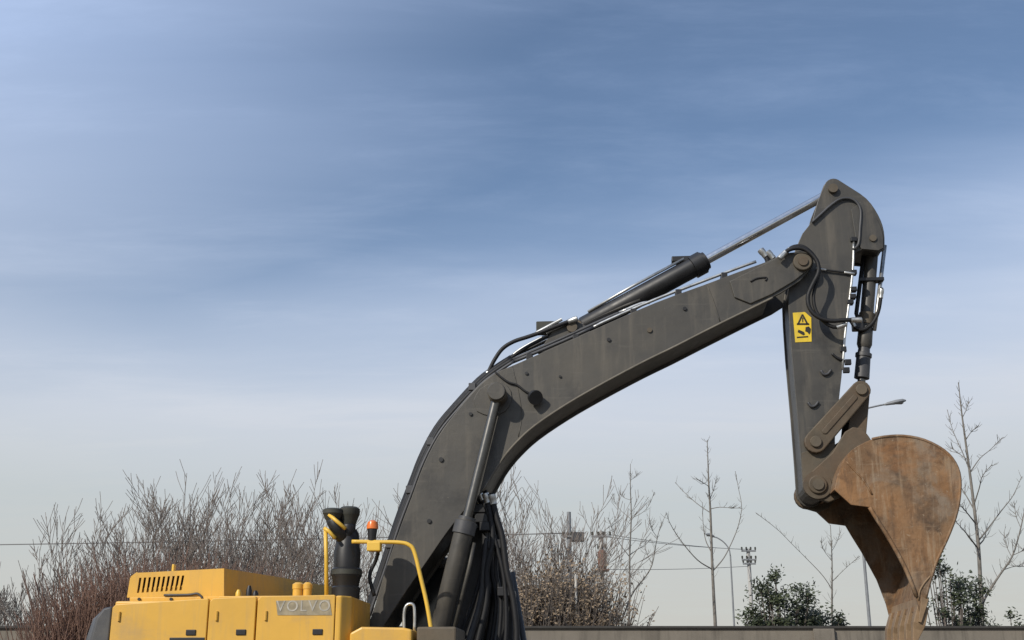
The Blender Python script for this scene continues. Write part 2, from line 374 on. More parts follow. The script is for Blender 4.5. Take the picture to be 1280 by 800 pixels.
a = L(1038,241,0); c = L(884,333,0); d = L(716,416,0)
b, ax, gp = hyd('stick_cylinder', (a[0],0,a[1]), (c[0],0,c[1]), (d[0],0,d[1]), 0.12, 0.055, mb='black', gl='black', rod='polished')
perp = Vector((-ax.z,0,ax.x))
MB().tube([gp-ax*0.2+perp*0.13-Vector((0,.06,0)), gp-ax*0.9+perp*0.135-Vector((0,.06,0)), gp-ax*1.5+perp*0.12-Vector((0,.06,0))], 0.018, 8).build('cylinder_pipe','steel',b,smooth=True)
MB().box(tuple(gp-ax*0.22+perp*0.14-Vector((0.12,0.07,0.03))), tuple(gp-ax*0.22+perp*0.14+Vector((0.12,0.07,0.035)))).build('port_block','black',b,bevel=0.008)
for t in (0.45,0.95,1.35):
    q = gp-ax*t; MB().lathe(q,[(0.107,-0.025),(0.116,-0.02),(0.116,0.02),(0.107,0.025)],24,ax).build('band','black',b,smooth='angle')
# brackets that carry the stick cylinder on the boom
u, z = d
for v in (-0.2, 0.17):
    pp = [L(x, y, -0.2) for x, y in [(672,442),(690,415),(704,405),(722,402),(734,408),(742,420),(748,426)]]
    MB().prism(pp, v, v+0.035).build('cylinder_bracket', 'grey', boom, bevel=0.005)
MB().cyl((u,-0.24,z),(u,0.24,z),0.06,20).build('bracket_pin','mud',boom,smooth='angle')
MB().box((u-0.42,-0.14,z-0.02),(u-0.16,0.02,z+0.11)).build('valve_block','olive',boom,bevel=0.01)
MB().cyl((u-0.42,-0.16,z-0.04),(u-0.12,-0.16,z+0.12),0.022,10).build('hydraulic_pipe','steel',boom,smooth='angle')
MB().cyl((u-0.3,-0.2,z-0.05),(u-0.02,-0.2,z+0.08),0.022,10).build('hydraulic_pipe','steel',boom,smooth='angle')

# ---- stick
SV = 0.27
st_px = [(1015,277),(1022,252),(1028,237)] + arc_px(1042,235,12,200,300,6) + sm2([(1058,231),(1083,248),(1098,269),(1105,289),(1106,312)],3) + \
        [(1100,315),(1078,312),(1068,316),(1066,337),(1059,390),(1056,421),(1052,471),(1048,506),(1044,545),(1042,590)] + arc_px(1022,606,19,-15,170,10) + \
        [(1001,575),(996,512),(989,436),(986,392),(985,368),(990,340),(994,312),(1003,292)]
sp = [L(x, y, -SV) for x, y in st_px]
stick = MB().prism(offset_poly(sp,-0.02), -SV+0.025, SV-0.025).build('stick', 'grey', EX, bevel=0.01)
for sg in (-1, 1):
    a, b = sorted((sg*(SV-0.03), sg*SV)); MB().prism(sp, a, b).build('side_plate', 'grey', stick, bevel=0.005)
# muddy foot of the stick
ft = [(1002,566),(1044,552),(1042,590)] + arc_px(1022,606,18,-15,170,8)
for sg in (-1, 1):
    a, b = sorted((sg*(SV+0.002), sg*(SV+0.018))); MB().prism([L(x,y,-SV-0.02) for x,y in ft], a, b).build('foot_plate','mud',stick,bevel=0.004)
# cheek brackets round the cylinder head
ck = [(1064,262)] + sm2([(1076,252),(1092,266),(1103,290),(1104,310)],3) + [(1098,313),(1077,311),(1070,300)]
for sg in (-1, 1):
    a, b = sorted((sg*(SV+0.002), sg*(SV+0.02))); MB().prism([L(x,y,-SV-0.02) for x,y in ck], a, b).build('cheek_plate','grey',stick,bevel=0.004)
u, z = L(1091, 298, -SV-0.02); MB().cyl((u,-SV-0.04,z),(u,SV+0.04,z),0.04,18).build('cylinder_pin','mud',stick,smooth='angle')
u, z = L(1041, 236, -SV-0.02); MB().cyl((u,-SV-0.05,z),(u,SV+0.05,z),0.055,18).build('cylinder_pin','mud',stick,smooth='angle')
MB().box((u-0.02,-0.03,z+0.08),(u+0.05,0.03,z+0.16)).build('grease_block','mud',stick,bevel=0.01)
strip_tube([(1015,278),(1027,267),(1038,257),(1050,249),(1062,248),(1071,253),(1076,264),(1075,285),(1073,305),(1066,312)], -SV-0.03, 0.016, 'dark','stick_pipe',stick)
steel_pipe([(1067,300),(1066,337),(1060,388),(1056,421),(1053,462)], -SV-0.015, 0.014, stick, 'steel')
for x, y in [(1066,300),(1062,378),(1066,341),(1066,362),(1065,371)]:
    p = L3(x, y, -SV); MB().box((p.x-0.03,-SV-0.04,p.z-0.025),(p.x+0.04,-SV+0.05,p.z+0.025)).build('pipe_clamp','black',stick,bevel=0.004)
for x, y in [(1052,437),(1058,453),(1056,463)]:
    p = L3(x, y, -SV); MB().box((p.x-0.02,-SV-0.03,p.z-0.03),(p.x+0.05,-SV+0.02,p.z+0.03)).build('pipe_clamp','black',stick,bevel=0.004)
# lifting lugs on the stick face
for x, y in [(1032,466),(1016,506)]:
    strip_tube([(x-6,y-3),(x-2,y+2),(x+3,y+1),(x+7,y-4)], -SV-0.02, 0.016, 'dark','cable_clip',stick)
u, z = L(1043,445,-SV)
strip_tube([(1040,442),(1046,447),(1053,450)], -SV-0.02, 0.014,'black','cable_clip',stick)
# hoses from boom tip over the stick
strip_tube([(975,322),(985,313),(998,310),(1010,314),(1021,326),(1023,340),(1016,355),(1010,370),(1012,385),(1022,396),(1038,401),(1058,400),(1076,400)], -0.50, 0.024,'rubber','stick_hose',stick)
strip_tube([(980,318),(990,309),(1003,308),(1016,318),(1024,334),(1022,350),(1017,368),(1019,386),(1028,400),(1042,409),(1056,406)], -0.46, 0.02,'rubber','stick_hose',stick)
strip_tube([(1022,336),(1036,338),(1052,340),(1066,342)], -SV-0.03, 0.012,'rubber','stick_hose',stick)
strip_tube([(952,314),(958,322),(962,332),(968,326),(960,316)], -0.2, 0.03,'rubber','stick_hose',boom)
# warning sticker
spx = [(991,391),(1006,390),(1014,397),(1014.5,427),(994,428)]
stk = MB().prism([L(x,y,-SV-0.004) for x,y in spx], -SV-0.006, -SV-0.002).build('warning_sticker','sticker',stick)
stk['label'] = 'yellow warning sticker with black triangle and crush symbol'
def flat(pxs, v, name, m, par): return MB().prism([L(x,y,v) for x,y in pxs], v-0.003, v).build(name, m, par)
for a, b, c, d2 in [((1002,393),(1004,393),(998,406),(996,406)),((1002,393),(1004,393),(1011,406),(1008.5,406)),((996,404),(1011,404),(1011.5,406),(996,406))]:
    flat([a,b,c,d2], -SV-0.008, 'triangle_bar', 'ink', stk)
flat([(1002.6,397),(1004,397),(1003.8,402.5),(1002.8,402.5)], -SV-0.008,'triangle_mark','ink',stk)
flat([(1007,409),(1011,408),(1013.5,411),(1013,415),(1011.5,418),(1009,415),(1006.5,414)], -SV-0.008,'crush_symbol','ink',stk)
flat([(998,412),(1005,415),(1006,418),(1004,419),(997,415)], -SV-0.008,'crush_symbol','ink',stk)
flat([(996,421),(1010,420),(1010,421.4),(996,422.4)], -SV-0.008,'text_line','ink',stk)

# ---- bucket cylinder
a = L(1076,487,0); c = L(1083,408,0); d = L(1091,298,0)
b, ax, gp = hyd('bucket_cylinder', (a[0],0,a[1]), (c[0],0,c[1]), (d[0],0,d[1]), 0.075, 0.045, mb='grey', gl='mud', eyes='mud')
for o_ in (-0.105, 0.125):
    MB().tube([d_ for d_ in (Vector((d[0]+o_,-0.02,d[1]-0.1)), Vector((c[0]+o_,-0.02,c[1]+0.15)), Vector((c[0]+o_*0.6,-0.04,c[1]-0.06)))], 0.024, 8).build('cylinder_pipe','steel' if o_>0 else 'rubber',b,smooth=True)
q = gp-ax*0.55; MB().box((q.x-0.12,-0.09,q.z-0.02),(q.x+0.15,0.03,q.z+0.02)).build('pipe_clamp','black',b,bevel=0.004)
q = gp+ax*0.20; MB().lathe(q,[(0.07,-0.2),(0.082,-0.16),(0.085,0.02),(0.07,0.06)],20,ax).build('gland','grey',b,smooth='angle')
q = gp+ax*0.42; MB().lathe(q,[(0.06,-0.2),(0.07,-0.10),(0.092,-0.09),(0.092,-0.05),(0.08,-0.045),(0.085,0.2),(0.06,0.21)],18,ax).build('rod_sleeve','dark',b,smooth='angle')
strip_tube([(1064,400),(1070,410),(1080,412),(1092,402),(1099,385),(1102,360)],-0.1,0.022,'rubber','cylinder_hose',b)
MB().box(tuple(gp+Vector((-0.16,-0.1,-0.06))),tuple(gp+Vector((-0.04,0.02,0.04)))).build('port_block','black',b,bevel=0.01)
# ---- linkage
def bar(p, q, r1, r2, n=8):
    """stadium outline between two circles in (u,z)"""
    d = math.atan2(q[1]-p[1], q[0]-p[0]); o = []
    for i in range(n+1): t = d+math.pi/2+math.pi*i/n; o.append((p[0]+r1*math.cos(t), p[1]+r1*math.sin(t)))
    for i in range(n+1): t = d-math.pi/2+math.pi*i/n; o.append((q[0]+r2*math.cos(t), q[1]+r2*math.sin(t)))
    return o
p = L(1076,488,-0.33); q = L(1019,553,-0.33)
for v in (-0.36, 0.29):
    MB().prism(bar(p,q,0.105,0.12), v, v+0.07).build('link_arm','link',EX,bevel=0.012)
lk = [o for o in EX.children if o.name.startswith('link_arm')]
MB().prism(bar((p[0]*.85+q[0]*.15,p[1]*.85+q[1]*.15),(p[0]*.2+q[0]*.8,p[1]*.2+q[1]*.8),0.03,0.03), -0.372,-0.358).build('rib','link',lk[0],bevel=0.006)
for c_ in (p, q):
    MB().cyl((c_[0],-0.39,c_[1]),(c_[0],0.39,c_[1]),0.062,22).build('link_pin','mud',lk[0],smooth='angle',bevel=0.006)
r_ = L(1070,548,-0.2)
hl = MB().prism(bar(L(1076,488,-0.2),r_,0.095,0.10), -0.24,-0.15).build('bucket_link','link',EX,bevel=0.01)
MB().prism(bar(L(1076,488,-0.2),r_,0.095,0.10), 0.15,0.24).build('link_plate','link',hl,bevel=0.01)
MB().box((r_[0]-0.06,-0.15,(r_[1]+p[1])/2-0.12),(r_[0]+0.07,0.15,(r_[1]+p[1])/2+0.12)).build('link_web','link',hl,bevel=0.01)

# ---- bucket
KV = 0.72
curve_px = sm2([(1043,612),(1050,585),(1064,563),(1090,549),(1106,546),(1129,545),(1155,550),(1180,563),(1194,579),(1200,598),(1199,624),(1194,647),(1184,673),(1172,699),(1163,725),(1157,748),(1152,772)],3)
open_px = [(1144,742),(1131,709),(1110,671),(1096,649),(1087,634),(1064,631)]
cu = [L(x,y,-KV) for x,y in curve_px]; op = [L(x,y,-KV) for x,y in open_px]
inner = offset_poly(cu+op, -0.035)[:len(cu)]
shell = MB().prism(cu + inner[::-1], -KV+0.01, KV-0.01)
bk = shell.build('bucket','bucket',EX,bevel=0.0)
bk['label'] = 'rust brown digging bucket curled down'
for sg in (-1,1):
    a, b = sorted((sg*(KV-0.03), sg*KV)); MB().prism(cu+op, a, b).build('side_plate','bucket',bk,bevel=0.006)
# reinforcing edge along opening and rim weld
strip_tube([(1087,634),(1096,649),(1110,671),(1131,709),(1146,746)],-KV,0.022,'bucket','side_edge',bk,6,3)
strip_tube(curve_px[9:-2:3],-KV+0.005,0.016,'bucket','rim_weld',bk,6,3)
strip_tube([(1058,577),(1068,588),(1080,601),(1090,618)],-KV-0.002,0.010,'bucket','weld_bead',bk,6,3)
strip_tube([(1163,720),(1156,728),(1150,738),(1148,750)],-KV-0.002,0.010,'tooth','weld_bead',bk,6,3)
# wear strips round the back
wear = cu[-22:-2]; wo = offset_poly(cu+op,0.018)[len(cu)-22:len(cu)-2]
for k in range(5):
    v = -KV+0.14+k*0.29
    MB().prism(wo+[(x,y) for x,y in wear[::-1]], v-0.04, v+0.04).build('wear_strip','bucket',bk)
# hinge ears
ear = arc_px(1022,606,18,90,245,8)+[(1040,566),(1056,540),(1066,534),(1078,536),(1086,546),(1092,556),(1070,600),(1050,622),(1036,628)]
for v in (-0.40,0.32):
    MB().prism([L(x,y,-0.38) for x,y in ear], v, v+0.07).build('hinge_ear','link',bk,bevel=0.01)
u, z = L(1022,606,-0.42)
hp = MB().cyl((u,-0.45,z),(u,0.45,z),0.10,26).build('bucket_pin','link',bk,smooth='angle',bevel=0.012)
MB().lathe((u,-0.452,z),[(0.06,0),(0.06,0.02)],20,Vector((0,-1,0))).build('pin_cap','mud',hp,smooth='angle')
MB().lathe((u,-0.41,z),[(0.15,0),(0.15,0.012)],24,Vector((0,-1,0))).build('pin_flange','link',bk,smooth='angle')
# teeth
lip = Vector((cu[-1][0],0,cu[-1][1])); dirn = Vector((cu[-1][0]-cu[-6][0],0,cu[-1][1]-cu[-6][1])).normalized(); nn = Vector((-dirn.z,0,dirn.x))
lp = MB().prism([tuple((lip+dirn*t+nn*s)[i] for i in (0,2)) for t,s in ((-0.2,-0.045),(-0.2,0.03),(0.05,0.008),(0.05,-0.02))],-KV-0.005,KV+0.005).build('cutting_edge','tooth',bk,bevel=0.004)
for k in range(5):
    v = -KV+0.09+k*(2*KV-0.18)/4
    t = MB(); o = lip+dirn*0.0
    ring = []
    for d_, hh, ww in ((-0.12,0.055,0.06),(0.06,0.06,0.065),(0.12,0.05,0.05),(0.30,0.008,0.04)):
        c0 = o+dirn*d_+Vector((0,v,0))
        ring.append(t.add([c0+nn*hh+Vector((0,-ww,0)),c0+nn*hh+Vector((0,ww,0)),c0-nn*hh+Vector((0,ww,0)),c0-nn*hh+Vector((0,-ww,0))]))
    t.f.append(tuple(ring[0])); t.f.append(tuple(ring[-1][::-1]))
    for i in range(3): t.face_ring(ring[i+1],ring[i])
    t.build('tooth','tooth',bk,bevel=0.006)

# ---- upper structure
RV = -1.55
def P(pxs, v): return [L(x,y,v) for x,y in pxs]
uL = L(137,770,RV)[0]; uA = L(260,770,RV)[0]; uB = L(320,770,RV)[0]; uC = L(418,770,RV)[0]; uF = L(432,770,RV)[0]
zT = L(330,747,RV)[1]; zB = 1.18
hull = MB()
hull.box((uL+0.02,-1.50,zB),(uB,1.5,zT-0.02)); hull.build('engine_bay','yellow',EX,bevel=0.02)
deck = MB().box((uL-0.1,-1.45,1.0),(uF+0.2,1.45,1.17)).build('deck','dark',EX,bevel=0.01)
# side doors with shut lines
def panel(u0,u1,ztl,ztr,name,vface=RV):
    return MB().prism([(u0,zB+0.02),(u1,zB+0.02),(u1,ztr),(u1-0.01,ztr+0.012),(u0+0.03,ztl+0.012),(u0,ztl-0.02)], vface, vface+0.06).build(name,'yellow',EX,bevel=0.014)
zt0 = L(140,757,RV)[1]; zt1 = L(260,749.5,RV)[1]; zt2 = L(320,747,RV)[1]; zt3 = L(418,745,RV)[1]
d1 = panel(uL+0.02,uA-0.006,zt0,zt1,'side_door'); d2_ = panel(uA+0.006,uB-0.008,zt1,zt2,'side_door'); d3 = panel(uB+0.008,uC,zt2,zt3,'side_door')
z = L(200,797,RV)[1]
for dd_, uu in ((d1,uA-0.16),(d2_,uB-0.14),(d3,uC-0.16)):
    MB().box((uu-0.05,RV-0.012,z+0.02),(uu+0.05,RV+0.01,z+0.075)).build('door_latch','black',dd_,bevel=0.006)
for dd_, uu in ((d1,uL+0.10),(d2_,uA+0.09),(d3,uB+0.10)):
    for zz_ in (z-0.35,z+0.16): MB().cyl((uu,RV-0.008,zz_),(uu,RV-0.008,zz_+0.09),0.014,8).build('door_hinge','yellow',dd_,smooth='angle')
MB().box((L(212,797,RV)[0],RV-0.006,z-0.14),(L(256,797,RV)[0],RV+0.02,z)).build('grille','black',d1,bevel=0.005)
# tank block, front corner chamfer
tank = MB(); uG = uF+0.03
plan = [(uB+0.01,RV+0.06),(uC+0.005,RV+0.06),(uC+0.005,RV+0.004),(uC+0.06,RV+0.004),(uG,RV+0.12),(uG,-0.5),(uB+0.01,-0.5)]
lo = tank.add([(u,v,zB) for u,v in plan]); hi = tank.add([(u,v,zt3+0.005) for u,v in plan])
tank.f.append(tuple(lo[::-1])); tank.f.append(tuple(hi)); tank.face_ring(lo,hi)
tank.build('tank_housing','yellow',EX,bevel=0.015)
# toolbox step in front of the tank
zs = L(460,785,-1.45)[1]
tb = MB().prism([(uG+0.005,1.2),(uG+0.62,1.2),(uG+0.62,zs-0.02),(uG+0.54,zs+0.0),(uG+0.12,zs+0.01),(uG+0.005,zs-0.05)],-1.5,-0.75).build('tool_box','yellow',EX,bevel=0.02)
t2 = MB().box((uG+0.66,-1.45,1.2),(uG+1.05,-0.75,zs+0.01)).build('tool_box','mud',EX,bevel=0.02)
for x in (508,518):
    pass
MB().tube(smooth_line([L3(x,y,-1.1) for x,y in [(505,790),(505,768),(508,757),(515,755),(518,762),(518,790)]],4),0.016,8).build('step_handle','steel',EX,smooth=True)
# counterweight
cw = []
prof = [(0.0,1.05),(-0.30,1.07),(-0.36,1.3),(-0.35,zt0-0.35),(-0.28,zt0-0.12),(-0.16,zt0-0.02),(0.0,zt0+0.0)]
m = MB(); rings = []
for a in [-1.5,-1.38,-1.1,0,1.1,1.38,1.5]:
    sc = {1.5:0.55,1.38:0.85,1.1:1.1,0:1.25}[abs(a)]
    rings.append(m.add([(uL-0.005+x*sc, a, z) for x,z in prof]))
for i in range(len(rings)-1): m.face_ring(rings[i],rings[i+1])
m.f.append(tuple(rings[0][::-1])); m.f.append(tuple(rings[-1]))
m.build('counterweight','dark',EX,smooth='angle',bevel=0.02)
# engine hood with real louvre slots
HV = -1.22
h0 = L(160,747,HV); h1 = L(164,722,HV); h2 = L(172,716,HV); h3 = L(280,710.5,HV); h4 = L(280,747,HV)
hood = MB()
slots = []
for i in range(10):
    t = i/9
    xt = 174.0+53.5*t; xb = 171.0+53.0*t; yt = 722.2-2.8*t; yb = 741.2-3.2*t; w = 2.9
    slots.append([L(xt,yt,HV),L(xt+w,yt-0.1,HV),L(xb+w,yb-0.1,HV),L(xb,yb,HV)])
def q(pts): hood.f.append(tuple(hood.add([(u,HV,z) for u,z in pts])))
# left block, bars, right block, top and bottom bands
q([h0,slots[0][3],slots[0][0],h2,h1])
for i in range(9): q([slots[i][2],slots[i+1][3],slots[i+1][0],slots[i][1]])
q([slots[9][2],h4,h3,slots[9][1]])
q([slots[0][0]]+[p for s in slots for p in (s[0],s[1])][1:]+[h3,h2])
q([h0,h4]+[p for s in slots[::-1] for p in (s[2],s[3])])
# rest of the cover
FAR = 0.95; fu = 0.30
def hp_(p,v,du=0,dz=0): return (p[0]+du,v,p[1]+dz)
sl_ = 0.0
a0,a1,a2,a3,a4 = hp_(h0,FAR),hp_(h1,FAR),hp_(h2,FAR),hp_(h3,FAR,fu+0.4,-0.02),hp_(h4,FAR,fu+0.4)
b0,b1,b2,b3,b4 = [hp_(p,HV) for p in (h0,h1,h2,h3,h4)]
c3 = hp_(h3,HV+0.95,fu,-0.0); c4 = hp_(h4,HV+0.95,fu)
hood.quad(b1,b0,a0,a1); hood.quad(b2,b1,a1,a2)
i = hood.add([b2,b3,c3,a3,a2]); hood.f.append(tuple(i))
hood.quad(b3,b4,c4,c3); hood.quad(c3,c4,a4,a3); hood.quad(a2,a3,a4,a0) if False else None
hd = hood.build('engine_hood','yellow',EX,solid=0.012)
for s in slots:
    m = MB(); z0 = s[3][1]; z1 = s[3][1]+(s[0][1]-s[3][1])*0.52
    m.quad((s[3][0],HV+0.015,z0),(s[2][0],HV+0.015,z0),(s[2][0]+0.006,HV+0.075,z1),(s[3][0]+0.006,HV+0.075,z1)).build('louvre_fin','yellow',hd,solid=0.004)
MB().box((h0[0]+0.06,HV+0.16,h0[1]),(h4[0]-0.1,HV+0.2,h3[1]-0.05)).build('radiator_core','black',hd)
strip_tube([(205,744),(235,743.5),(246,742),(251,745),(253,748)],HV-0.015,0.012,'dark','grab_bar',hd)
for x in (174,214): 
    u,z = L(x,749,HV-0.02); MB().cyl((u,HV-0.03,z),(u,HV+0.02,z),0.016,10).build('hood_bolt','black',hd,smooth='angle')
MB().prism(P([(162,747),(280,745.5),(280,752),(162,756)],HV-0.012),HV-0.012,HV+0.3).build('hood_skirt','yellow',EX,bevel=0.006)
MB().box((L(201,712,HV)[0],HV+0.3,h3[1]-0.05),(L(204,712,HV)[0],HV+0.36,h3[1]+0.08)).build('hood_latch','rail',hd,bevel=0.006)
# low deck in front of the hood with filler caps, latch
dk = MB().box((h4[0]+0.0,-1.4,zT-0.03),(uC-0.05,0.2,zT+0.03)).build('service_deck','yellow',EX,bevel=0.01)
for x,y,w in [(372,741,6.0),(384,737,5)]:
    a = L3(x,745,-1.15); r = w/115
    MB().lathe((a.x,a.y,zT+0.02),[(r,0),(r,0.09),(r*1.12,0.095),(r*1.12,0.14),(r*0.6,0.16)],18).build('filler_cap','yellow',dk,smooth='angle')
for x,h in [(298,0.08),(311,0.12),(319,0.07)]:
    a = L3(x,745,-1.3); MB().lathe((a.x,a.y,zT+0.02),[(0.03,0),(0.03,h*.6),(0.015,h)],10).build('grease_fitting','black' if x!=298 else 'rail',dk,smooth='angle')
# air pre-cleaner
AV = -1.0
def lz(x,y): return L(x,y,AV)
ac = lz(432,744); s_ = 1/ (FPX/ (12.45))
base = Vector((ac[0],AV,zT+0.0))
k = 1/121.0
H = lambda y: lz(432,y)[1]-zT
air = MB().lathe(base,[(17*k,0),(18*k,H(735)),(16*k,H(733)),(18*k,H(722)),(19*k,H(720)),(19*k,H(712)),(16.5*k,H(710)),(17*k,H(690)),(15*k,H(682)),(14*k,H(668)),(11*k,H(662))],26).build('air_cleaner','black',EX,smooth='angle')
MB().lathe(base,[(19.6*k,H(719)),(19.6*k,H(713))],26).build('clamp_band','olive',air,smooth='angle')
for (x,y0,y1,r,v) in [(416,652,636,12.5,-1.12),(436,658,634,12.5,-1.05)]:
    a = L(x,y0,v); b_ = L(x,y1,v)
    hd_ = MB().lathe((a[0],v,a[1]),[(r*.62*k,0),(r*.9*k,(b_[1]-a[1])*.4),(r*k,(b_[1]-a[1])*.55),(r*1.06*k,(b_[1]-a[1])*.6),(r*1.06*k,(b_[1]-a[1])*.9),(r*.8*k,(b_[1]-a[1]))],22).build('intake_head','olive',air,smooth='angle')
    MB().tube(smooth_line([Vector((a[0],v,a[1]+.02)),Vector((a[0]*.6+base.x*.4,v,a[1]-0.08)),Vector((base.x,AV,lz(432,680)[1]))],4),[9*k]*8+[10*k],14).build('intake_duct','black',air,smooth=True)
MB().tube([L3(411,643,-1.2),L3(432,661,-1.2)],0.02,8).build('bracket','rail',air,smooth=True)
MB().tube([L3(405,660,-1.2),L3(411,664,-1.2),L3(419,673,-1.2)],0.02,8).build('bracket','rail',air,smooth=True)
MB().tube([L3(408,748,-1.12),L3(408,700,-1.12),L3(407,662,-1.18)],0.022,8).build('bracket','rail',air,smooth=True)
# handrail and beacon
rl = MB().tube(smooth_line([L3(440,677,-1.22),L3(470,677.5,-1.22),L3(498,678,-1.22),L3(511,681,-1.22),L3(518,690,-1.22),L3(526,722,-1.22),L3(534,757,-1.22),L3(541,800,-1.22),L3(546,830,-1.22)],5),0.021,10).build('handrail','rail',EX,smooth=True)
a = L3(468,683,-1.2); MB().box((a.x-0.07,-1.25,a.z-0.05),(a.x+0.07,-1.14,a.z+0.04)).build('rail_bracket','rail',rl,bevel=0.01)
a = L3(465,676,-1.2)
bc = MB().lathe((a.x,-1.2,a.z),[(0.04,0),(0.045,0.06),(0.05,0.10),(0.05,0.12)],18).build('beacon','black',EX,smooth='angle')
MB().lathe((a.x,-1.2,a.z+0.12),[(0.06,0),(0.06,0.03),(0.05,0.07),(0.02,0.09)],18).build('beacon_lens','beacon',bc,smooth='angle')
MB().tube(smooth_line([L3(474,684,-1.0),L3(470,700,-0.9),L3(462,720,-0.9),L3(468,745,-0.9)],4),0.02,8).build('wiring_hose','rubber',EX,smooth=True)
# boom foot brackets, centre frame
fu_, fz = L(450,822,-BV-0.03)
for v in (-0.52,0.44):
    MB().prism([(fu_-0.35,1.0),(fu_+1.3,1.0),(fu_+1.15,1.5),(fu_+0.3,fz+0.05),(fu_+0.15,fz+0.2),(fu_-0.15,fz+0.2),(fu_-0.3,fz-0.05)],v-0.02,v+0.06).build('boom_bracket','dark',EX,bevel=0.01)
MB().cyl((fu_,-0.56,fz),(fu_,0.56,fz),0.09,20).build('boom_foot_pin','mud',EX,smooth='angle')
MB().box((uF-0.3,-0.45,1.17),(fu_+1.2,0.45,1.3)).build('centre_deck','dark',EX,bevel=0.01)
MB().box((uB+0.05,-0.48,1.2),(uF-0.2,0.45,zT+0.10)).build('pump_cover','dark',EX,bevel=0.02)
# decal
dl = MB().prism(P([(345,751),(412,749.5),(415,769),(347,769)],RV),RV-0.004,RV+0.001).build('maker_decal','decal',d3)
cu_ = bpy.data.curves.new('letters','FONT'); cu_.body = 'VOLVO'; cu_.size = 0.15; cu_.extrude = 0.001; cu_.align_x = 'CENTER'; cu_.space_character = 1.15
to = bpy.data.objects.new('tmp',cu_); COL.objects.link(to); bpy.context.view_layer.update()
me = bpy.data.meshes.new_from_object(to.evaluated_get(bpy.context.evaluated_depsgraph_get())); bpy.data.objects.remove(to)
me.materials.clear(); me.materials.append(M['decalink'])
lt = bpy.data.objects.new('maker_lettering',me); COL.objects.link(lt); lt.parent = dl
c_ = L(379,764,RV); lt.location = (c_[0],RV-0.006,c_[1]); lt.rotation_euler = (R(90),0,0)
# cab
cu0 = L(505,760,0.5)[0]; cu1 = L(652,800,0.5)[0]; cz1 = L(628,699,0.5)[1]
cabp = [(cu0,1.2),(cu1-0.02,1.2),(cu1,1.75),(cu1-0.24,cz1-0.06),(cu1-0.34,cz1),(cu0+0.1,cz1),(cu0,cz1-0.1)]
cab = MB()
ci = offset_poly(cabp,-0.09)
for v in (0.5,1.48):
    ring = cab.add([(u,v,z) for u,z in cabp]); r2 = cab.add([(u,v,z) for u,z in ci]); cab.face_ring(ring,r2)
    rb = cab.add([(u,v+0.06,z) for u,z in cabp]); rb2 = cab.add([(u,v+0.06,z) for u,z in ci]); cab.face_ring(rb2,rb); cab.face_ring(rb,ring); cab.face_ring(r2,rb2)
cb = cab.build('cab','black',EX)
MB().prism([(cu0,cz1-0.08),(cu1-0.24,cz1-0.08),(cu1-0.34,cz1+0.03),(cu0+0.1,cz1+0.03)],0.49,1.55).build('cab_roof','dark',cb,bevel=0.03)
MB().box((cu0,0.5,1.15),(cu1-0.02,1.54,1.35)).build('cab_floor','dark',cb,bevel=0.02)
for v in (0.525,1.51): MB().prism(offset_poly(cabp,-0.085),v,v+0.008).build('side_window','glass',cb)
MB().prism([(cu1-0.015,1.3),(cu1-0.005,1.75),(cu1-0.25,cz1-0.07),(cu1-0.262,cz1-0.07),(cu1-0.02,1.75),(cu1-0.03,1.3)],0.56,1.48).build('windscreen','glass',cb)
MB().prism([(cu0+0.005,1.3),(cu0+0.005,cz1-0.1),(cu0+0.02,cz1-0.1),(cu0+0.02,1.3)],0.56,1.48).build('rear_window','glass',cb)
for v in (0.49,1.50): MB().tube([(cu1+0.01,v,1.2),(cu1+0.03,v,1.75),(cu1-0.2,v,cz1-0.05)],0.04,8).build('cab_pillar','dark',cb,smooth=True)
MB().box((cu0+0.5,0.8,1.35),(cu0+1.0,1.3,1.8)).build('seat','black',cb,bevel=0.05)
MB().box((cu0+0.42,0.8,1.7),(cu0+0.56,1.3,2.5)).build('seat_back','black',cb,bevel=0.05)
# hoses bunched between the boom cylinders and looping to the cab side
rng = random.Random(4)
for i in range(15):
    v = rng.uniform(-0.34,0.46); x0 = rng.uniform(600,612); 
    x1 = 575+i*5.0+rng.uniform(-6,6)
    pts = [(x0+rng.uniform(-6,3),612+rng.uniform(0,12)),(x0+2+i*.5,640+rng.uniform(-6,6)),(x0+4+i*.9,668+rng.uniform(-8,8)),(600+i*2.2+rng.uniform(-4,4),712),(x1*.7+190,752),(x1,800),(x1-8,838)]
    strip_tube(pts,v,rng.choice((0.024,0.03,0.034)),rng.choice(('rubber','rubber','rubber','dark')),'main_hose',EX,8)
for x,y in [(606,652),(612,662),(622,684),(604,640),(634,742)]:
    p = L3(x,y,0.0); MB().box((p.x-0.08,-0.3,p.z-0.05),(p.x+0.07,0.35,p.z+0.05)).build('hose_clamp','black',EX,bevel=0.01)
MB().prism(P([(570,700),(600,655),(622,668),(638,730),(648,800),(648,840),(545,840)],0.3),0.26,0.34).build('hose_guard','black',EX,bevel=0.01)
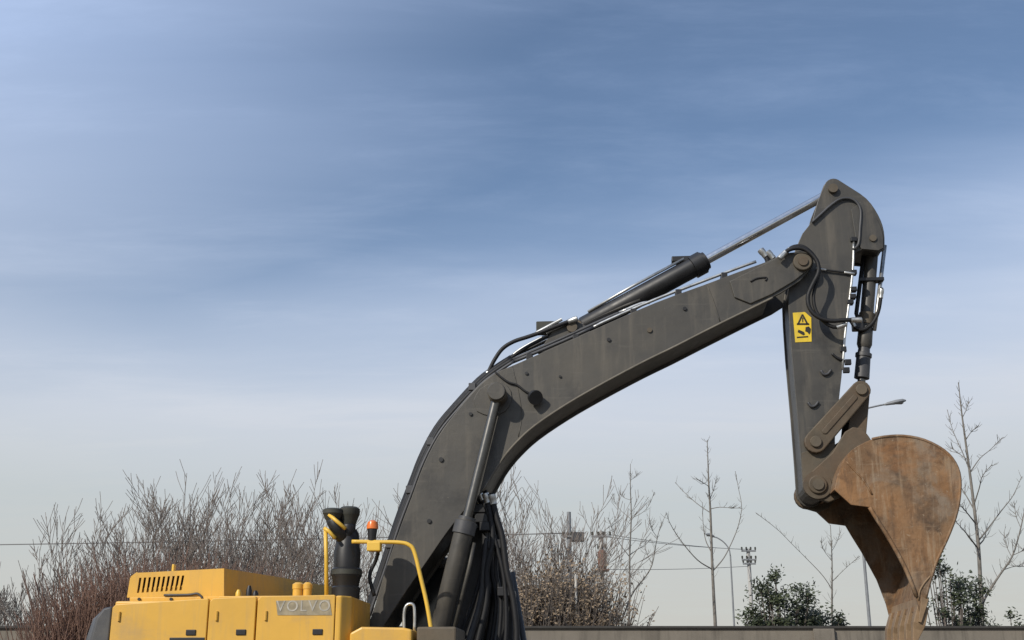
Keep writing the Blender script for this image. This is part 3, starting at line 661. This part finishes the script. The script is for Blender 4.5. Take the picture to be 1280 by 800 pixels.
# undercarriage
for sg in (-1,1):
    v0,v1 = sorted((sg*1.0,sg*1.6))
    tr = arc_px(-1.9,0.5,0.48,90,270,10)+arc_px(1.9,0.5,0.48,-90,90,10)
    tr = [(x-1.6,y) for x,y in tr]
    t = MB(); oi = offset_poly(tr,-0.07)
    ra = t.add([(x,v0,z) for x,z in tr]); rb = t.add([(x,v1,z) for x,z in tr]); rc = t.add([(x,v0,z) for x,z in oi]); rd = t.add([(x,v1,z) for x,z in oi])
    t.face_ring(ra,rb); t.face_ring(rd,rc); t.face_ring(rc,ra); t.face_ring(rb,rd)
    tk = t.build('track','dark',EX,bevel=0.0)
    MB().box((-3.4,v0+0.12,0.3),(0.2,v1-0.12,0.72)).build('track_frame','mud',tk,bevel=0.03)
    for x in (-3.5,0.3): MB().cyl((x,v0+0.1,0.5),(x,v1-0.1,0.5),0.40,24).build('drive_wheel','mud',tk,smooth='angle')
    for i in range(7): MB().cyl((-3.1+i*0.5,v0+0.1,0.2),(-3.1+i*0.5,v1-0.1,0.2),0.12,16).build('track_roller','mud',tk,smooth='angle')
MB().box((-2.6,-1.05,0.45),(-0.6,1.05,0.85)).build('carbody','mud',EX,bevel=0.05)
MB().cyl((-1.6,0,0.85),(-1.6,0,1.0),0.75,32).build('slew_ring','dark',EX,smooth='angle')

# ================================================================== BACKGROUND
wl = empty('boundary_wall',(0,24,0)); tag(wl,'long plastered boundary wall with dark coping behind the excavator','wall')
hW = G(800,783,24).z
MB().box((-40,-0.12,0),(40,0.12,hW-0.05)).build('wall_body','plaster',wl)
MB().box((-40,-0.17,hW-0.05),(40,0.18,hW)).build('wall_coping','coping',wl,bevel=0.01)
for x in range(-36,40,6): MB().box((x-0.2,-0.2,0),(x+0.2,-0.125,hW-0.052)).build('wall_pier','plaster',wl,bevel=0.01)

# ---- bare trees
def grow(mb, tw, p, d, ln, r, lev, rng, up=0.25, spread=0.6, kids=5, rmin=0.006, sides=4, jit=0.07):
    segs = 5 if lev > 1 else 3
    pts = [p]; rs = [r]; dd = d.copy()
    for i in range(segs):
        dd = (dd + Vector((rng.uniform(-1,1),rng.uniform(-1,1),rng.uniform(-.6,.8)))*jit + Vector((0,0,up*0.25))).normalized()
        pts.append(pts[-1]+dd*(ln/segs)); rs.append(max(rmin, r*(1-0.72*(i+1)/segs)))
    (mb if lev > 1 else tw).tube(pts, rs, sides if lev > 1 else 3, cap=False)
    if lev <= 0: return
    for k in range(kids):
        t = 0.25+0.72*(k+rng.random())/kids; i = min(int(t*segs),segs-1); f = t*segs-i
        q = pts[i].lerp(pts[i+1],f); ax = (pts[i+1]-pts[i]).normalized()
        sd = Vector((rng.uniform(-1,1),rng.uniform(-1,1),rng.uniform(-.3,.5))); sd = (sd-ax*sd.dot(ax)).normalized()
        nd = (ax*(1-spread*0.5)+sd*spread*rng.uniform(0.6,1.1)).normalized()
        grow(mb,tw,q,nd,ln*rng.uniform(0.34,0.72)*(1.1-0.45*t),max(rmin,rs[i]*0.55),lev-1,rng,up,spread,kids,rmin,sides)
def bare_tree(name, px, top, D, stems, label, seed, wid=0.5, group=None, lev=3, kids=5, mt=('bark','twig'), up=0.40, r0=0.062, rmin=0.0085, spread=0.44, wx=1.0):
    rng = random.Random(seed); base = G(px,800,D); base.z = 0
    Htop = G(px,top,D).z
    e = empty(name,base); a = MB(); b = MB()
    for i in range(stems):
        an = 2*math.pi*(i+rng.random()*0.6)/stems; tilt = wid*math.sqrt(rng.uniform(0.03,1.0))
        d = Vector((math.cos(an)*math.sin(tilt),math.sin(an)*math.sin(tilt)*0.8,math.cos(tilt)))
        p = Vector((math.cos(an)*0.25*rng.random(),math.sin(an)*0.25*rng.random(),-0.05))
        grow(a,b,p,d,Htop*rng.uniform(0.80,1.0),r0*rng.uniform(0.7,1.15),lev,rng,up,spread,kids,rmin)
    k = Htop/max(p[2] for p in a.v+b.v)
    for q_ in (a,b): q_.v = [(x*(0.35+0.65*k)*wx,y*k,z*k) for x,y,z in q_.v]
    a.build('trunk',mt[0],e,smooth=True); b.build('crown',mt[1],e,smooth=True)
    return tag(e,label,'tree',group)
gB = 'bare multi-stemmed trees behind the hood'
bare_tree('bare_tree',165,606,31,13,'bare multi-stemmed tree rising from the reddish thicket',1,0.62,gB)
bare_tree('bare_tree',228,580,33,14,'bare multi-stemmed tree behind the louvred yellow hood',2,0.5,gB)
bare_tree('bare_tree',292,578,32,14,'bare multi-stemmed tree behind the front end of the yellow hood',3,0.5,gB)
bare_tree('bare_tree',348,576,30,15,'bare fan-shaped tree behind the filler caps',4,0.55,gB)
bare_tree('bare_tree',468,590,38,9,'bare tree between the air cleaner and the boom foot',5,0.4,gB,kids=4)
gC = 'bare multi-stemmed trees behind the boom foot'
bare_tree('bare_tree',640,566,33,15,'bare multi-stemmed tree close behind the boom cylinders',6,0.55,gC)
bare_tree('bare_tree',690,588,36,12,'bare multi-stemmed tree beyond the brown leafy hedge',7,0.5,gC,kids=4)
bare_tree('bare_tree',112,664,36,6,'low sparse bare tree under the overhead cable',8,0.5,gB,kids=4)
bare_tree('bare_tree',14,702,42,8,'small dark bushy bare tree with dense crown',9,0.5,None,kids=6,mt=('bark','bark'),rmin=0.01)

def thicket(px, top, D, halfw, n, label, seed, mt='redtwig', leaves=0, name='twiggy_shrub', group=None, leaf='dryleaf', llen=0.04, cat='shrub'):
    rng = random.Random(seed); base = G(px,800,D); base.z = 0; H = G(px,top,D).z
    e = empty(name,base); a = MB(); lf = MB()
    for i in range(n):
        x = max(-1.1,min(1.1,rng.gauss(0,0.45)))*halfw; y = rng.gauss(0,0.5)*0.7
        if i < n*0.18: p0 = Vector((x*0.5,y*0.5,0)); h = H*rng.uniform(0.55,1.0)*(1-0.5*min(1,(x/halfw)**2))
        else: p0 = Vector((x*0.8,y,H*rng.uniform(0.15,0.75)*(1-0.35*(abs(x)/halfw)**2))); h = H*rng.uniform(0.10,0.34)
        tl = Vector((x/halfw*0.35+rng.uniform(-.4,.4),rng.uniform(-.4,.4),1)).normalized()
        if i >= n*0.18: tl = (tl+Vector((rng.uniform(-.5,.5),rng.uniform(-.5,.5),0))).normalized()
        p1 = p0+tl*h*0.5+Vector((rng.uniform(-.05,.05),0,0)); p2 = p0+tl*h+Vector((rng.uniform(-.15,.15),rng.uniform(-.1,.1),0))
        r = 0.016 if i < n*0.18 else 0.008
        a.tube([p0,p1,p2],[r,r*.75,r*.4],3,cap=False)
        for k in range(leaves):
            c = p0.lerp(p2,rng.uniform(0.35,1.05))+Vector((rng.uniform(-.06,.06),rng.uniform(-.06,.06),rng.uniform(-.05,.05)))
            t1 = Vector((rng.uniform(-1,1),rng.uniform(-1,1),rng.uniform(-1,1))).normalized(); t2 = t1.orthogonal().normalized()
            s1 = llen*rng.uniform(.6,1.3); s2 = s1*0.55
            lf.quad(c-t1*s1,c-t2*s2,c+t1*s1,c+t2*s2)
    a.build('stems',mt,e,smooth=True)
    if leaves: lf.build('foliage',leaf,e)
    return tag(e,label,cat,group)
gT = 'reddish twiggy shrubs left of the machine'
thicket(76,730,22,0.9,800,'reddish brown leafless shrub beyond the counterweight, lowest of the thicket',11,group=gT)
thicket(128,694,22.3,1.5,2200,'reddish brown leafless shrub behind the counterweight corner',12,group=gT)
thicket(190,678,22.6,1.8,2400,'tall reddish leafless shrub behind the hood louvres',13,group=gT)
thicket(262,690,28,2.0,2000,'reddish leafless shrub behind the middle of the hood',14,group=gT)
thicket(330,698,28,2.0,1700,'brown leafless shrub behind the filler caps',15,group=gT)
gH = 'brown leafy hedge shrubs right of the boom foot'
thicket(665,702,27,1.1,1500,'brown-leaved hedge shrub next to the boom cylinders',21,'bark',9,'hedge_shrub',gH)
thicket(705,698,27.5,1.1,1500,'brown-leaved hedge shrub in front of the transformer pole',22,'bark',9,'hedge_shrub',gH)
thicket(740,706,27,0.75,1100,'brown-leaved hedge shrub at the end of the hedge beside the slim tree',23,'bark',9,'hedge_shrub',gH)
def evergreen(px, top, D, halfw, label, seed, n=60, dens=34):
    rng = random.Random(seed); base = G(px,800,D); base.z = 0; H = G(px,top,D).z
    e = empty('evergreen_shrub',base); a = MB(); lf = MB()
    for i in range(n):
        an = rng.uniform(0,2*math.pi); rr = halfw*math.sqrt(rng.random()); 
        c = Vector((math.cos(an)*rr,math.sin(an)*rr*0.7,H*(0.35+0.62*rng.random()*(1-0.45*(rr/halfw)**2))))
        a.tube([Vector((c.x*0.15,c.y*.15,0)),Vector((c.x*.6,c.y*.6,c.z*.6)),c],[0.03,0.02,0.008],4,cap=False)
        cr = rng.uniform(0.13,0.26)
        for k in range(int(dens*2.2)):
            q_ = Vector((rng.gauss(0,.5),rng.gauss(0,.5),rng.gauss(0,.42)))*cr+c
            t1 = Vector((rng.uniform(-1,1),rng.uniform(-1,1),rng.uniform(-.4,1))).normalized(); t2 = t1.orthogonal().normalized()
            s1 = rng.uniform(.028,.058); s2 = s1*.5
            lf.quad(q_-t1*s1,q_-t2*s2,q_+t1*s1,q_+t2*s2)
    a.build('stems','bark',e,smooth=True); lf.build('foliage','green',e)
    return tag(e,label,'shrub','dark evergreen shrubs behind the wall')
evergreen(978,698,27,0.82,'dark evergreen shrub beside the street lamp pole and bucket',31,130,44)
evergreen(1022,718,27.5,0.75,'low dark evergreen shrub under the bucket mouth',32,80,40)
evergreen(1184,672,27,0.6,'open dark evergreen shrub just behind the bucket back',33,48,30)
evergreen(1216,706,27.5,0.6,'dense dark evergreen shrub at the foot of the tall slim tree',34,70,40)
evergreen(1262,752,27,0.6,'low dark evergreen shrub below the leaning young tree',35,35)

# ---- young slim trees, surveyed limb by limb
def slim_tree(name, D, trunk, limbs, label, seed, r0=0.055, mt='poplar', group='young slim bare trees behind the wall'):
    rng = random.Random(seed)
    base = G(trunk[0][0],trunk[0][1],D); base.z = 0
    e = empty(name,base); a = MB(); b = MB()
    T = [Vector((0,0,-0.05))]+[G(x,y,D)-base for x,y in trunk]
    T = smooth_line(T,3); n = len(T); H = T[-1].z
    a.tube(T,[r0*(1-0.82*i/(n-1)) for i in range(n)],7,cap=False)
    def twigs(line, rr, k, ln):
        for _ in range(k):
            i = rng.randrange(len(line)//3, len(line)-1); q_ = line[i].lerp(line[i+1],rng.random())
            ax = (line[i+1]-line[i]).normalized(); sd = Vector((rng.uniform(-1,1),rng.uniform(-1,1),rng.uniform(-.2,.6)))
            nd = (ax*0.5+sd*0.75).normalized(); l2 = ln*rng.uniform(.3,1.2)*(1.15-0.6*i/len(line))
            p1 = q_+nd*l2*.5; p2 = p1+(nd+Vector((0,0,.5))).normalized()*l2*.5
            b.tube([q_,p1,p2],[rr,rr*.8,rr*.5],4,cap=False)
            if rng.random() < .55:
                p3 = p1+(nd+Vector((rng.uniform(-.8,.8),rng.uniform(-.8,.8),.3))).normalized()*l2*.35
                b.tube([p1,p3],[rr*.7,rr*.4],3,cap=False)
    twigs(T,0.0065,40,0.40)
    for pts, dy in limbs:
        m_ = len(pts); ln = [G(x,y,D+dy*i/(m_-1))-base for i,(x,y) in enumerate(pts)]
        ln = smooth_line(ln,4) if m_ > 2 else [ln[0],ln[0].lerp(ln[1],.5)+Vector((0,0,-.04)),ln[1]]
        hfrac = ln[0].z/H; ra = r0*(1-0.82*hfrac)*0.62
        a.tube(ln,[max(.008,ra*(1-.75*i/(len(ln)-1))) for i in range(len(ln))],5,cap=False)
        twigs(ln,0.006,14,0.34)
    a.build('trunk',mt,e,smooth=True); b.build('crown',mt,e,smooth=True)
    return tag(e,label,'tree',group)
slim_tree('slim_tree',35,[(895,800),(892,744),(890,700),(888,641),(886,608),(885,580),(884,550)],
    [([(891,712),(872,700),(852,677),(838,655),(833,641)],-1.2),([(891,714),(903,700),(911,686),(922,660),(927,634),(923,610),(919,589)],0.9),
     ([(888,641),(872,630),(855,615),(844,603)],1.0),([(888,636),(900,634),(915,635),(926,635)],-0.8),([(886,608),(880,604),(872,599)],-.5),([(887,625),(892,612),(895,600)],.6),
     ([(889,690),(882,675),(879,655),(878,628)],.8)],'slim bare tree with wide V-shaped limbs in front of the far street lamp',41,.06)
slim_tree('slim_tree',42,[(786,800),(787,744),(787,694),(789,647),(788,610),(788,580)],
    [([(787,696),(775,680),(766,662),(760,647)],-1),([(787,694),(798,686),(806,682),(812,675)],1),([(789,649),(776,638),(769,628),(766,618)],.8),([(789,648),(804,640),(812,630),(818,615)],-.8),
     ([(788,600),(793,597),(797,592)],.4),([(788,625),(780,622),(774,616)],.4)],'slim pale bare tree standing beyond the end of the brown hedge',42,.05)
slim_tree('slim_tree',38,[(775,800),(783,760),(793,738),(806,722),(815,706),(820,680),(824,663),(831,646)],
    [([(815,706),(808,690),(806,676)],.6),([(822,672),(815,662),(812,650)],-.5),([(800,730),(790,722),(784,712)],.5)],'thin curved bare sapling leaning towards the V-limbed tree',43,.035)
slim_tree('slim_tree',30,[(1229,800),(1226,740),(1223,683),(1218,637),(1212,589),(1206,545),(1202,515),(1198,478)],
    [([(1222,685),(1212,672),(1204,662),(1193,650)],-1),([(1223,676),(1237,658),(1252,638),(1266,620),(1277,596)],1),([(1217,632),(1224,610),(1228,595),(1239,582)],-.8),
     ([(1213,592),(1205,570),(1196,550),(1189,532),(1184,512)],.8),([(1213,590),(1225,573),(1238,562),(1253,547)],.7),([(1219,640),(1209,622),(1200,608),(1190,598)],.5),
     ([(1220,655),(1208,640),(1198,628)],-.7),([(1223,682),(1231,672),(1234,655)],.5),([(1207,550),(1214,540),(1222,533)],-.4),([(1210,575),(1200,568),(1190,560)],.4),([(1203,522),(1208,512),(1211,502)],.3)],
    'tall slim bare tree beside the curved back of the bucket',44,.065)
slim_tree('slim_tree',28,[(1214,800),(1228,755),(1237,738),(1250,718),(1265,696),(1274,668),(1280,641),(1285,615)],
    [([(1265,697),(1258,682),(1255,665)],.5),([(1266,694),(1275,690),(1284,685)],-.4),([(1255,712),(1268,708),(1280,708)],.5),([(1276,660),(1270,645),(1268,630)],.4)],
    'leaning young bare tree growing out beside the tall slim tree',45,.04)
slim_tree('slim_tree',40,[(1041,800),(1040,741),(1040,700),(1038,656)],
    [([(1041,738),(1028,719),(1008,698),(990,680),(972,662),(945,641)],-1.2),([(1041,726),(1052,715),(1064,704),(1075,695)],.8),([(1039,690),(1046,678),(1050,665)],.5),([(1039,700),(1030,688),(1026,676)],-.5)],
    'short bare tree seen under the bucket with one long slanting limb',46,.05)

# ---- street lamps
def street_lamp(px_pole, D, pole_top, arm_px, head_px, label):
    x0 = G(px_pole,pole_top,D); base = Vector((x0.x,x0.y,0))
    e = empty('street_lamp',base)
    MB().tube([(0,0,0),(0,0,0.8),(0,0,x0.z)],[0.07,0.06,0.035],12).build('pole','galv',e,smooth='angle')
    MB().lathe((0,0,0),[(0.2,0),(0.2,0.03),(0.12,0.04),(0.08,0.3)],12).build('pole_base','galv',e,smooth='angle')
    pts = [Vector((0,0,x0.z))]+[G(x,y,D)-base for x,y in arm_px]
    MB().tube(smooth_line(pts,4),0.03,8).build('arm','galv',e,smooth=True)
    h0_, h1_ = [G(x,y,D)-base for x,y in head_px]
    ax = (h1_-h0_); ln = ax.length; ax.normalize()
    hd_ = MB(); rings = []
    upv = Vector((-ax.z,0,ax.x)); upv = upv if upv.z > 0 else -upv
    for t,w,h in ((0,.04,.03),(.15,.09,.06),(.35,.10,.07),(.5,.15,.08),(.85,.14,.07),(1,.06,.03)):
        c = h0_+ax*ln*t; rings.append(hd_.add([c+Vector((0,-w,0)),c+Vector((0,-w*.7,0))+upv*h,c+Vector((0,w*.7,0))+upv*h,c+Vector((0,w,0)),c+Vector((0,w*.8,0))-upv*h*.5,c-Vector((0,w*.8,0))-upv*h*.5]))
    for i in range(5): hd_.face_ring(rings[i],rings[i+1])
    hd_.f.append(tuple(rings[0][::-1])); hd_.f.append(tuple(rings[-1]))
    ho = hd_.build('lamp_head','galv',e,smooth='angle')
    c = h0_+ax*ln*.68-upv*.045
    MB().box((c.x-ln*.16,-.1,c.z-.015),(c.x+ln*.16,.1,c.z+.01)).build('lamp_glass','lens',ho)
    return tag(e,label,'street lamp','street lamps beyond the wall')
street_lamp(1064,40,514,[(1085,510),(1096,507.5),(1106,505.5)],[(1105,506),(1132,501)],'grey street lamp whose head sticks out above the bucket')
street_lamp(913,58,695,[(911,686),(905,678),(897,672.5),(892,671)],[(893,671),(882,667.5)],'street lamp with curved arm behind the V-limbed slim tree')

# ---- utility poles and cables
def pole(px, D, top, arms, label, mt='concrete', extra=None):
    base = G(px,top,D); base.z = 0; H = G(px,top,D).z
    e = empty('utility_pole',base)
    MB().tube([(0,0,0),(0,0,H)],[0.17,0.11],12).build('pole','%s'%mt,e,smooth='angle')
    for y, hw in arms:
        z = G(px,y,D).z; w = hw*D/FPX
        ar = MB().box((-w,-0.2,z-0.05),(w,-0.1,z+0.05)).build('crossarm','galv',e,bevel=0.01)
        for s in (-.92,-.3,.3,.92): MB().lathe((w*s,-0.15,z+0.05),[(.03,0),(.06,.06),(.05,.1),(.06,.16),(.02,.2)],8).build('insulator','olive',ar,smooth='angle')
    if extra: extra(e,H)
    return tag(e,label,'utility pole','utility poles beyond the wall')
pole(935,75,686,[(689,9),(700,9),(705,8)],'pale concrete utility pole with three crossarms near the evergreen shrub')
def trafo(e,H):
    z = H-1.4
    t = MB().lathe((0.0,-0.5,z-0.55),[(.18,0),(.22,.05),(.22,.8),(.18,.9),(.08,.95)],16).build('transformer','rust',e,smooth='angle')
    MB().box((-0.35,-0.7,z-0.64),(0.35,0.1,z-0.57)).build('platform','rust',e)
    for s in (-.2,0,.2): MB().lathe((s,-0.5,z+0.42),[(.03,0),(.05,.1),(.03,.25)],8).build('bushing','olive',e,smooth='angle')
pole(751,62,664,[(671,12)],'utility pole with rust red transformer above the brown hedge',extra=trafo)
def swbox(e,H):
    z = G(712,671,62).z
    MB().box((0.12,-0.4,z-0.25),(0.75,0.15,z+0.2)).build('switch_box','dark',e,bevel=0.03)
pole(711,62,640,[(671,8)],'slim utility pole carrying a dark switch box over the hedge','galv',swbox)
def cable(a, b, sag, label, r=0.03, group='overhead cables'):
    a, b = Vector(a), Vector(b); pts = []
    for i in range(25):
        t = i/24; p = a.lerp(b,t); p.z -= sag*4*t*(1-t); pts.append(p)
    o = MB().tube(pts,r,5).build('overhead_cable','wire',None,smooth=True); return tag(o,label,'cable',group)
pp = G(751,669,62); pq = G(936,687,75)
left_far = G(-700,688,62)
cable(left_far+Vector((0,-.15,0)), G(705,667,62)+Vector((0,-.15,0)), 0.15,'overhead cable running above the leafless thicket to the slim pole',0.028)
for k_,(dy,sg) in enumerate(((0,.12),(9,.1))):
    cable(G(758,668+dy*0.4,62)+Vector((0,-.15,0)),G(928+5*k_,687,75)+Vector((0,-.15,0)),sg,['upper overhead cable from the transformer pole to the three-armed pole','lower overhead cable from the transformer pole to the three-armed pole'][k_],0.015)
cable(G(751,712,62)+Vector((0,-.15,0)),G(936,708,75)+Vector((0,-.15,0)),.08,'low overhead cable below the transformer crossing behind the slim trees',0.015)
base = G(720,740,26.7); base.z = 0
wp = empty('marker_post',base); tag(wp,'thin white post standing among the brown hedge leaves','post')
MB().lathe((0,0,0),[(.03,0),(.03,G(719,719,26.7).z-.05),(.02,G(719,718,26.7).z)],10).build('post','pale',wp,smooth='angle')
MB().box((-.12,-.12,0),(.12,.12,.12)).build('footing','concrete',wp,bevel=.01)
